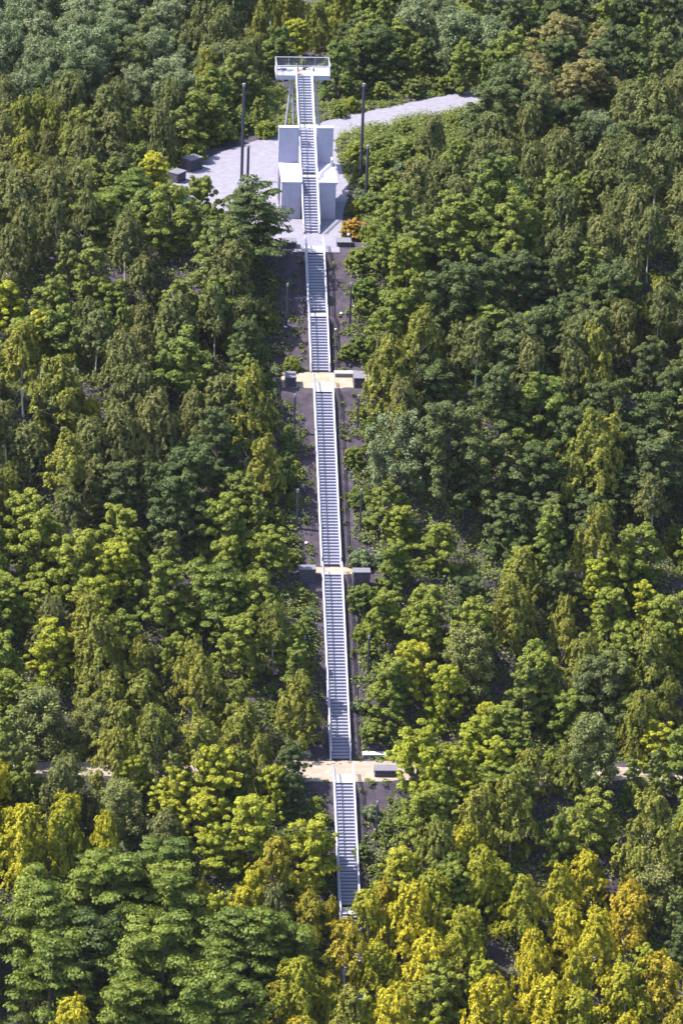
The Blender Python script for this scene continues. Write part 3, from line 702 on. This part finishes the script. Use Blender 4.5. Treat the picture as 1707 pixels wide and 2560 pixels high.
HERO = [ ('dark', 733, 1852, 76), ('dark', 728, 1930, 70), ('baregrey', 320, 535, 85), ('tallbirch', 1492, 1010, 120), ('tallbirch', 1010, 1010, 90), ('baregrey', 1435, 800, 90), ('baregrey', 1040, 300+90, 80), ('baregrey', 1190, 860-60, 80), ('tallbirch', 1290, 1440, 90), ('baregrey', 1650, 700, 80), ('tallbirch', 690, 1495, 80), ('baregrey', 20, 1000, 80), ('baregrey', 1630, 1180, 80), ('tallbirch', 880, 2470, 90),
  # key, px x, px y of crown top, crown width in px
 ('dark2', 622, 452, 200), ('green', 552, 545, 150), ('green', 505, 438, 120), ('green', 425, 452, 130), ('green2', 330, 430, 140), ('green2', 245, 480, 130), ('brown', 318, 520, 100),
 ('lime', 385, 380, 90), ('green', 535, 245, 85), ('brown', 300, 190, 130), ('grey', 210, 60, 150), ('birch', 95, 215, 110), ('birch', 60, 320, 120), ('green', 215, 265, 120), ('grey', 380, 60, 140), ('brown', 560, 10, 130), ('birch', 520, 110, 90),
 ('green', 600, 130, 120), ('green', 700, 60, 110), ('green', 480, 225, 110), ('grey', 440, 160, 120), ('lime', 745, 45, 90),
 ('grey', 1045, -10, 150), ('green', 920, 30, 120), ('green', 850, 100, 110), ('dark', 960, 52, 130), ('grey', 1125, 8, 120), ('dark', 1290, -20, 150), ('tan', 1395, 32, 155), ('dark', 1275, 135, 150), ('tan', 1420, 170, 120), ('dark', 1240, 200, 170), ('dark', 1350, 200, 150),
 ('brown', 1640, 195, 180), ('dark', 1560, 60, 140), ('grey', 1500, 270, 110), ('dark', 1660, 80, 130), ('tan', 1270, 325, 90), ('green', 1250, 385, 160), ('brown', 1400, 330, 130), ('brown', 1530, 345, 150), ('green', 1150, 345, 110),
 ('green', 1000, 455, 110), ('green', 1150, 480, 150), ('green', 1290, 480, 140), ('brown', 1590, 455, 140), ('green', 1400, 420, 130), ('lime', 1020, 600, 120), ('lime', 980, 730, 130), ('lime', 1330, 790, 110), ('brown', 1080, 780, 110), ('birch', 990, 825, 130), ('brown', 1150, 800, 110), ('birch', 1480, 800, 130),
 ('birch', 1660, 690, 110), ('dark', 1200, 640, 150), ('brown', 1430, 560, 120), ('dark', 1540, 640, 140),
 ('green', 540, 690, 130), ('green', 280, 700, 110), ('green', 160, 760, 130), ('lime', 60, 800, 120), ('birch', 160, 880, 150), ('green', 450, 820, 150), ('brown', 600, 740, 120), ('grey', 140, 900, 130), ('birch', 640, 905, 130), ('brown', 340, 900, 130), ('brown', 400, 970, 140), ('brown', 215, 1040, 130), ('gold', 230, 985, 70),
 ('birch', 660, 1075, 110), ('green', 600, 1180, 120), ('dark', 480, 1100, 150), ('green', 672, 1310, 110), ('lime', 60, 1230, 130), ('green', 190, 1310, 150), ('lime', 290, 1350, 120), ('green', 420, 1390, 150), ('green2', 550, 1400, 160), ('green', 655, 1415, 120), ('lime', 560, 1460, 110), ('brown', 130, 1480, 110), ('birch', 250, 1530, 140),
 ('green', 600, 1530, 130), ('green', 720, 1560, 100), ('birch', 480, 1580, 110), ('lime', 430, 1590, 80), ('grey', 100, 1700, 150), ('grey', 230, 1730, 110), ('birch', 600, 1745, 120), ('birch', 745, 1680, 110), ('birch', 390, 1760, 120), ('brown', 160, 1880, 120), ('lime', 550, 1850, 130), ('grey', 300, 1930, 120), ('birch', 180, 1985, 110),
 ('birch', 60, 2010, 130), ('lime', 640, 1985, 150), ('lime', 780, 2040, 130), ('lime', 500, 1985, 100), ('brown', 420, 2020, 110), ('birch', 630, 2160, 110), ('green2', 280, 2140, 200), ('green2', 120, 2180, 200), ('green2', 430, 2160, 180), ('gold', 500, 2190, 80), ('gold', 770, 2215, 90), ('brown', 690, 2200, 110),
 ('green2', 400, 2290, 220), ('green2', 600, 2270, 210), ('green2', 130, 2330, 220), ('green2', 330, 2430, 200), ('green2', 560, 2410, 220), ('green2', 720, 2300, 150), ('birch', 200, 2490, 130), ('gold', 868, 2300, 120), ('birch', 760, 2390, 130),
 ('gold', 965, 2190, 75), ('birch', 925, 2220, 110), ('birch', 1020, 2200, 130), ('birch', 1195, 2110, 110), ('birch', 1310, 2180, 110), ('birch', 1410, 2150, 100), ('gold', 1570, 2190, 110), ('birch', 1490, 2270, 130), ('green', 1130, 2130, 130), ('lime', 1000, 2110, 110), ('birch', 1160, 2270, 120), ('birch', 1080, 2320, 130), ('gold', 1670, 2380, 140), ('birch', 1570, 2400, 130),
 ('birch', 1350, 2430, 150), ('birch', 1230, 2430, 140), ('green', 1090, 2400, 140), ('birch', 1460, 2470, 130), ('gold', 1300, 2500, 90), ('lime', 900, 2480, 120), ('birch', 980, 2450, 130),
 ('birch', 1285, 1920, 130), ('birch', 1190, 1950, 120), ('green', 1110, 1960, 110), ('lime', 1045, 1800, 120), ('lime', 1190, 1790, 110), ('green', 1270, 1760, 120), ('green', 1055, 1965, 120), ('lime', 1085, 1900, 110), ('grey', 1480, 1760, 140), ('lime', 1640, 1790, 100), ('green', 1590, 1720, 120), ('birch', 1640, 1970, 150), ('green', 1480, 1970, 130), ('birch', 1100, 2040, 120),
 ('grey', 1640, 2140, 120), ('birch', 1300, 1455, 110), ('lime', 1545, 1390, 110), ('green', 1600, 1300, 130), ('lime', 1520, 1480, 120), ('lime', 1300, 1370, 90), ('green', 1100, 1300, 110), ('green', 1000, 1350, 100), ('green', 1080, 1460, 110), ('lime', 960, 1480, 90), ('green', 1180, 1490, 130), ('dark', 1120, 1000, 180), ('dark', 1230, 1080, 170), ('grey', 1000, 1030, 140),
 ('birch', 1500, 1020, 160), ('birch', 1430, 1110, 110), ('dark', 1650, 1080, 160), ('green', 1340, 930, 150), ('dark', 1340, 1100, 160), ('green', 960, 1200, 100), ('grey', 1180, 1550, 130), ('lime', 1040, 1600, 110), ('green', 1350, 1600, 150), ('dark', 1500, 1620, 150), ('birch', 1640, 1560, 130), ('green', 980, 1640, 130),
]
SHR = [('lshrub', 950, 372, 90), ('shrub', 1010, 350, 95), ('shrub', 1070, 340, 90), ('lshrub', 1040, 390, 90), ('shrub', 960, 420, 85), ('wshrub', 900, 470, 60), ('shrub', 940, 480, 80), ('lshrub', 890, 500, 50), ('wshrub', 1000, 400, 80),
       ('shrub', 905, 1460, 75), ('shrub', 935, 1800, 70), ('oshrub', 882, 545, 58), ('lshrub', 925, 562, 50), ('shrub', 900, 620, 70), ('shrub', 915, 695, 70), ('shrub', 910, 745, 50), ('lshrub', 895, 350, 60), ('shrub', 960, 340, 70), ('shrub', 870, 860, 45), ('shrub', 897, 840, 50), ('lshrub', 905, 395, 50),
       ('shrub', 925, 430, 60), ('shrub', 560, 298, 75), ('lshrub', 480, 350, 70), ('lshrub', 420, 352, 60), ('shrub', 610, 288, 60), ('wshrub', 905, 1372, 60), ('wshrub', 955, 1375, 50), ('shrub', 728, 1372, 50), ('wshrub', 900, 1740, 45), ('shrub', 885, 1120, 50), ('shrub', 895, 1230, 50), ('lshrub', 735, 1150, 40), ('shrub', 735, 1230, 45),
       ('lshrub', 905, 1560, 45), ('shrub', 925, 1605, 50), ('lshrub', 730, 890, 40), ('lshrub', 665, 300, 55), ('shrub', 1010, 300, 50), ('shrub', 1080, 290, 50), ('lshrub', 1140, 280, 50), ('lshrub', 880, 240, 50), ('shrub', 950, 205, 55), ('shrub', 1030, 198, 60), ('shrub', 850, 262, 40), ('wshrub', 930, 2010, 45), ('shrub', 905, 2110, 45), ('lshrub', 935, 945, 40),
       ('shrub', 1105, 192, 50), ('lshrub', 395, 405, 50), ('shrub', 720, 905, 35), ('lshrub', 900, 1015, 35), ('shrub', 758, 1470, 40), ('shrub', 765, 1560, 40), ('lshrub', 770, 1650, 38), ('wshrub', 770, 1780, 40), ('lshrub', 790, 1990, 30)]
for k, u, v, w in HERO: hero('ybirch' if k == 'birch' and (v > 2080 or (v > 1900 and u < 400)) else k, u, v, w)
for k, u, v, w in SHR: hero(k, u, v, w)

KG = ['grey grey,dark grey,brown birch,grey green,dark grey,green dark,tan dark',
      'birch,brown brown,green green,green green,green green,dark brown,dark brown,dark',
      'brown green,dark dark,green dark green green,brown green,brown brown',
      'green,lime green,brown brown,green green green green,dark dark dark,brown',
      'birch,brown brown brown,dark brown birch,brown brown,dark brown dark',
      'brown,birch dark,brown dark dark,green green dark birch,dark dark',
      'lime,green lime,green green,lime green green dark dark,birch lime,green',
      'lime,green birch,green green green lime,green lime,green birch,lime lime',
      'green,grey birch birch,lime birch,green lime,green green,lime green green,birch',
      'ybirch green,ybirch lime lime green,lime ybirch,green dark,green ybirch,green',
      'lime,green2 green2 ybirch,green2 gold,ybirch ybirch,lime ybirch,lime ybirch,gold ybirch,dark',
      'green2,dark2 green2,dark2 green2 gold,ybirch ybirch ybirch,lime ybirch gold,ybirch']
KG = [r.split(' ') for r in KG]
# fill: jittered rows over the whole slope, thinned where a placed tree already stands
pts = []
y = -112.0
while y < 84:
    stp = 4.5 if y < -4 else 5.5
    x = -44+random.uniform(0, stp)
    while x < 44:
        pts.append((x+random.uniform(-1.2, 1.2), y+random.uniform(-1.2, 1.2))); x += stp
    y += stp*.86
random.shuffle(pts)
nfill = 0
for x, y in pts:
    z = float(terr(x, y)); g = (x, y, z); u, v = proj((x, y, z+4.5))
    if u < -90 or u > 1800 or v < -60 or v > 2680: continue
    c = min(7, max(0, int(u/213.4))); r = min(11, max(0, int(v/213.4))); ks = KG[r][min(c, len(KG[r])-1)].split(',')
    k = random.choice(ks)
    if random.random() < .2: k = {'green': 'slimgreen', 'dark': 'slimgreen', 'lime': 'slimlime', 'birch': 'tallbirch', 'ybirch': 'slimlime', 'brown': 'baregrey'}.get(k, k)
    L = PROTO[k][0]; sc = random.uniform(.7, 1.25); R, H = L[2]*sc, L[3]*sc*1.0
    near = min(((x-t[4])**2+(y-t[5])**2)**.5/(t[6]+R) for t in TREES if 'shrub' not in t[1])
    if near < (.42 if NAME[k] == 'birch_tree' else .5): continue
    if blocked(g, R, H): continue
    if -68.8 < y < -64.6 or (-76 < y <= -68.8 and random.random() < .05): continue
    if -3 < y < 24 and 2 < x < 12.5: continue
    plant(k, g, sc, (sc*.6+.4)*random.uniform(.85, 1.2)); nfill += 1
for x in list(np.arange(-41, -8.5, 3.1))+list(np.arange(11, 42, 3.1)):      # the row that screens the trail
    if random.random() < .12: continue
    x += random.uniform(-.7, .7); y = -71.2+random.uniform(-.7, .7); z = float(terr(x, y)); k = random.choice(['green', 'lime', 'birch', 'green2', 'slimgreen', 'birch'])
    if min(((x-t[4])**2+(y-t[5])**2)**.5/(t[6]+2) for t in TREES) < .28: continue
    if blocked((x, y, z), 2.1, 5.6): continue
    plant(k, (x, y, z), random.uniform(.72, .88), random.uniform(.78, .95))
ns = 0
for x, y in [(random.uniform(-42, 44), random.uniform(-104, 60)) for _ in range(1500)]:
    z = float(terr(x, y)); u, v = proj((x, y, z+2)); sc = random.uniform(.42, .62)
    if u < -40 or u > 1750 or v < -20 or v > 2600: continue
    c = min(7, max(0, int(u/213.4))); r = min(11, max(0, int(v/213.4))); k = random.choice(KG[r][min(c, len(KG[r])-1)].split(','))
    L = PROTO[k][0]
    if blocked((x, y, z), L[2]*sc, L[3]*sc): continue
    if min(((x-t[4])**2+(y-t[5])**2)**.5/(t[6]+L[2]*sc) for t in TREES) < .66: continue
    plant(k, (x, y, z), sc, sc*random.uniform(1, 1.3)); ns += 1
    if ns > 60: break
# small shrubs along the edges of the opening
for _ in range(1600):
    x = random.uniform(-9, 11); y = random.uniform(-92, 34)
    if abs(x) < 1.7: continue
    z = float(terr(x, y)); sc = random.uniform(.35, .85); k = random.choice(['shrub', 'shrub', 'lshrub', 'wshrub'])
    if blocked((x, y, z), 1.2*sc, 1.9*sc, 1.0, .05): continue
    if min(((x-t[4])**2+(y-t[5])**2)**.5/(t[6]+1.2*sc) for t in TREES) < .62: continue
    plant(k, (x, y, z), sc); 
    if sum('shrub' in t[1] for t in TREES) > 150: break

for _ in range(2500):
    y = random.uniform(-90, -8); x = random.choice((-1, 1))*random.uniform(1.9, 6.5)
    z = float(terr(x, y)); sc = random.uniform(.25, .6); k = random.choice(['shrub', 'shrub', 'lshrub', 'wshrub'])
    if L3T < y < L2B or L4T < y < L3B or -69 < y < -64.4: continue
    if blocked((x, y, z), 1.2*sc, 1.9*sc, .6, .05) and random.random() < .93: continue
    if abs(x)-1.2*sc < 1.35: continue
    if min(((x-t[4])**2+(y-t[5])**2)**.5/(t[6]+1.2*sc) for t in TREES) < .6: continue
    plant(k, (x, y, z), sc)
    if sum('shrub' in t[1] for t in TREES) > 275: break

# labels: where each tree stands by stair section, side and order from the stairs
def section(v):
    for lim, s in ((200, 'tower deck'), (420, 'tower walls'), (640, 'hilltop path'), (935, 'upper slope staircase'), (1200, "unbroken staircase's upper half"),
                   (1430, "unbroken staircase's lower half"), (1660, "longest staircase's upper half"), (1900, "longest staircase's lower half"), (2130, 'stairs under the trail'), (2330, 'vanishing stair end')):
        if v < lim: return s
    return 'golden foreground birch'
ORD = ['', 'nearest', 'second nearest', 'third nearest', 'fourth nearest', 'fifth nearest', 'sixth nearest', 'seventh nearest', 'eighth nearest', 'ninth nearest', 'tenth nearest', 'eleventh nearest', 'twelfth nearest', 'thirteenth nearest', 'fourteenth nearest', 'fifteenth nearest', 'sixteenth nearest']
bk = {}
for t in TREES:
    ax = np.interp(t[3], [190, 585, 980, 1437, 1958, 2320, 2560], [758, 779, 812, 830, 858, 874, 884])
    bk.setdefault((LOOK[t[1]], section(t[3]), 'left' if t[2] < ax else 'right'), []).append((abs(t[2]-ax), t))
for (k, s_, sd), L in bk.items():
    L.sort(key=lambda q: q[0])
    for i, (_, t) in enumerate(L):
        lab = '%s %s of the %s' % (k, sd, s_)
        if len(L) > 1: lab += ', ' + (ORD[i+1] if i+1 < len(ORD) else 'among the farthest')
        t[0]['label'] = lab
        t[0]['category'] = 'shrub' if 'shrub' in k else 'tree'
        t[0]['group'] = 'shrubs along the clearing' if 'shrub' in k else ('birches on the wooded slope' if 'birch' in k else 'trees on the wooded slope')
from collections import Counter
print('KINDS', Counter(NAME[t[1]] for t in TREES), 'repeated labels', [(a, c) for a, c in Counter(t[0]['label'] for t in TREES).items() if c > 1])
print('trees', len(TREES), 'fill', nfill)

# undergrowth: weeds and brambles that cover the shale, thinner beside the stairs
def undergrowth():
    rng = np.random.default_rng(3); P = []; N = []; T = []
    n = 42000
    X = rng.uniform(-46, 46, n); Y = rng.uniform(-112, 80, n); Z = terr(X, Y)
    X[:7000] = rng.uniform(-24, 30, 7000); Y[:7000] = rng.uniform(-4, 48, 7000); Z = terr(X, Y)
    patch = np.sin(X*.9+1)*np.cos(Y*.7)+np.sin(X*.37-Y*.5)+rng.normal(size=n)*.7
    for x, y, z, q in zip(X, Y, Z, patch):
        if abs(x) < 1.5 and y < 25: continue
        u, v = proj((x, y, z)); a = np.interp(v, [p[0] for p in GL], [p[1] for p in GL]); c = np.interp(v, [p[0] for p in GR], [p[1] for p in GR])
        gap = a < u < c
        if (L3T < y < L2B or L4T-.2 < y < L3B+.2 or -68.6 < y < -64.6) and (abs(x) < 5 or y < -60): continue
        if y > L2T-.6 and inpoly(x, y, pl): continue
        if inpoly(x, y, strip_pl): continue
        if gap and q < (-.45 if y < L2T-.6 else -1.6): continue
        if y > L2T-.6 and abs(x) < 5.5 and y < 14: continue
        if not gap and q < -1.9: continue
        k = 26 if gap else 48; s = rng.uniform(.2, .5) if gap else rng.uniform(.5, 1.15)
        d = rng.normal(size=(k, 3)); d /= np.linalg.norm(d, axis=1, keepdims=True); d[:, 2] = np.abs(d[:, 2])
        P.append(np.array([x, y, z])+d*s*rng.uniform(.6, 1.1, (k, 1))); N.append(d*.7+[0, 0, .5]+rng.normal(size=(k, 3))*.3); T.append(np.full(k, np.clip(.5+q*.2+rng.normal()*.2, 0, 1))+rng.normal(size=k)*.08)
    me = leaves_mesh('undergrowth', np.concatenate(P), np.concatenate(N), .115, LM['weed'], np.concatenate(T))
    o = bpy.data.objects.new('undergrowth', me); COL.objects.link(o)
    tag(o, 'low weeds and brambles covering the dark shale slope', 'undergrowth', kind='stuff')
strip_pl = [at_z(u, v)[:2] for u, v in ((425, 418), (462, 386), (520, 372), (600, 345), (694, 322), (694, 340), (506, 405), (440, 440))]
def inpoly(x, y, poly):
    r = False; j = len(poly)-1
    for i in range(len(poly)):
        xi, yi = poly[i][:2]; xj, yj = poly[j][:2]
        if (yi > y) != (yj > y) and x < (xj-xi)*(y-yi)/(yj-yi)+xi: r = not r
        j = i
    return r
undergrowth()

# ---------------------------------------------------------------- haze
HZ = 0.000013
if HZ:
    b = MB(); b.box((-300, -640, -300), (300, 300, 270)); hz = b.build('haze', bpy.data.materials.new('thin_air_haze')); m = hz.data.materials[0]; m.use_nodes = True
    n = m.node_tree.nodes; n.remove(n['Principled BSDF']); pv = n.new('ShaderNodeVolumePrincipled'); pv.inputs['Color'].default_value = (.86, .88, 1, 1)
    pv.inputs['Density'].default_value = HZ; m.node_tree.links.new(pv.outputs[0], n['Material Output'].inputs['Volume'])
    tag(hz, 'thin pale haze in the air over the wooded slope', 'haze', kind='stuff')
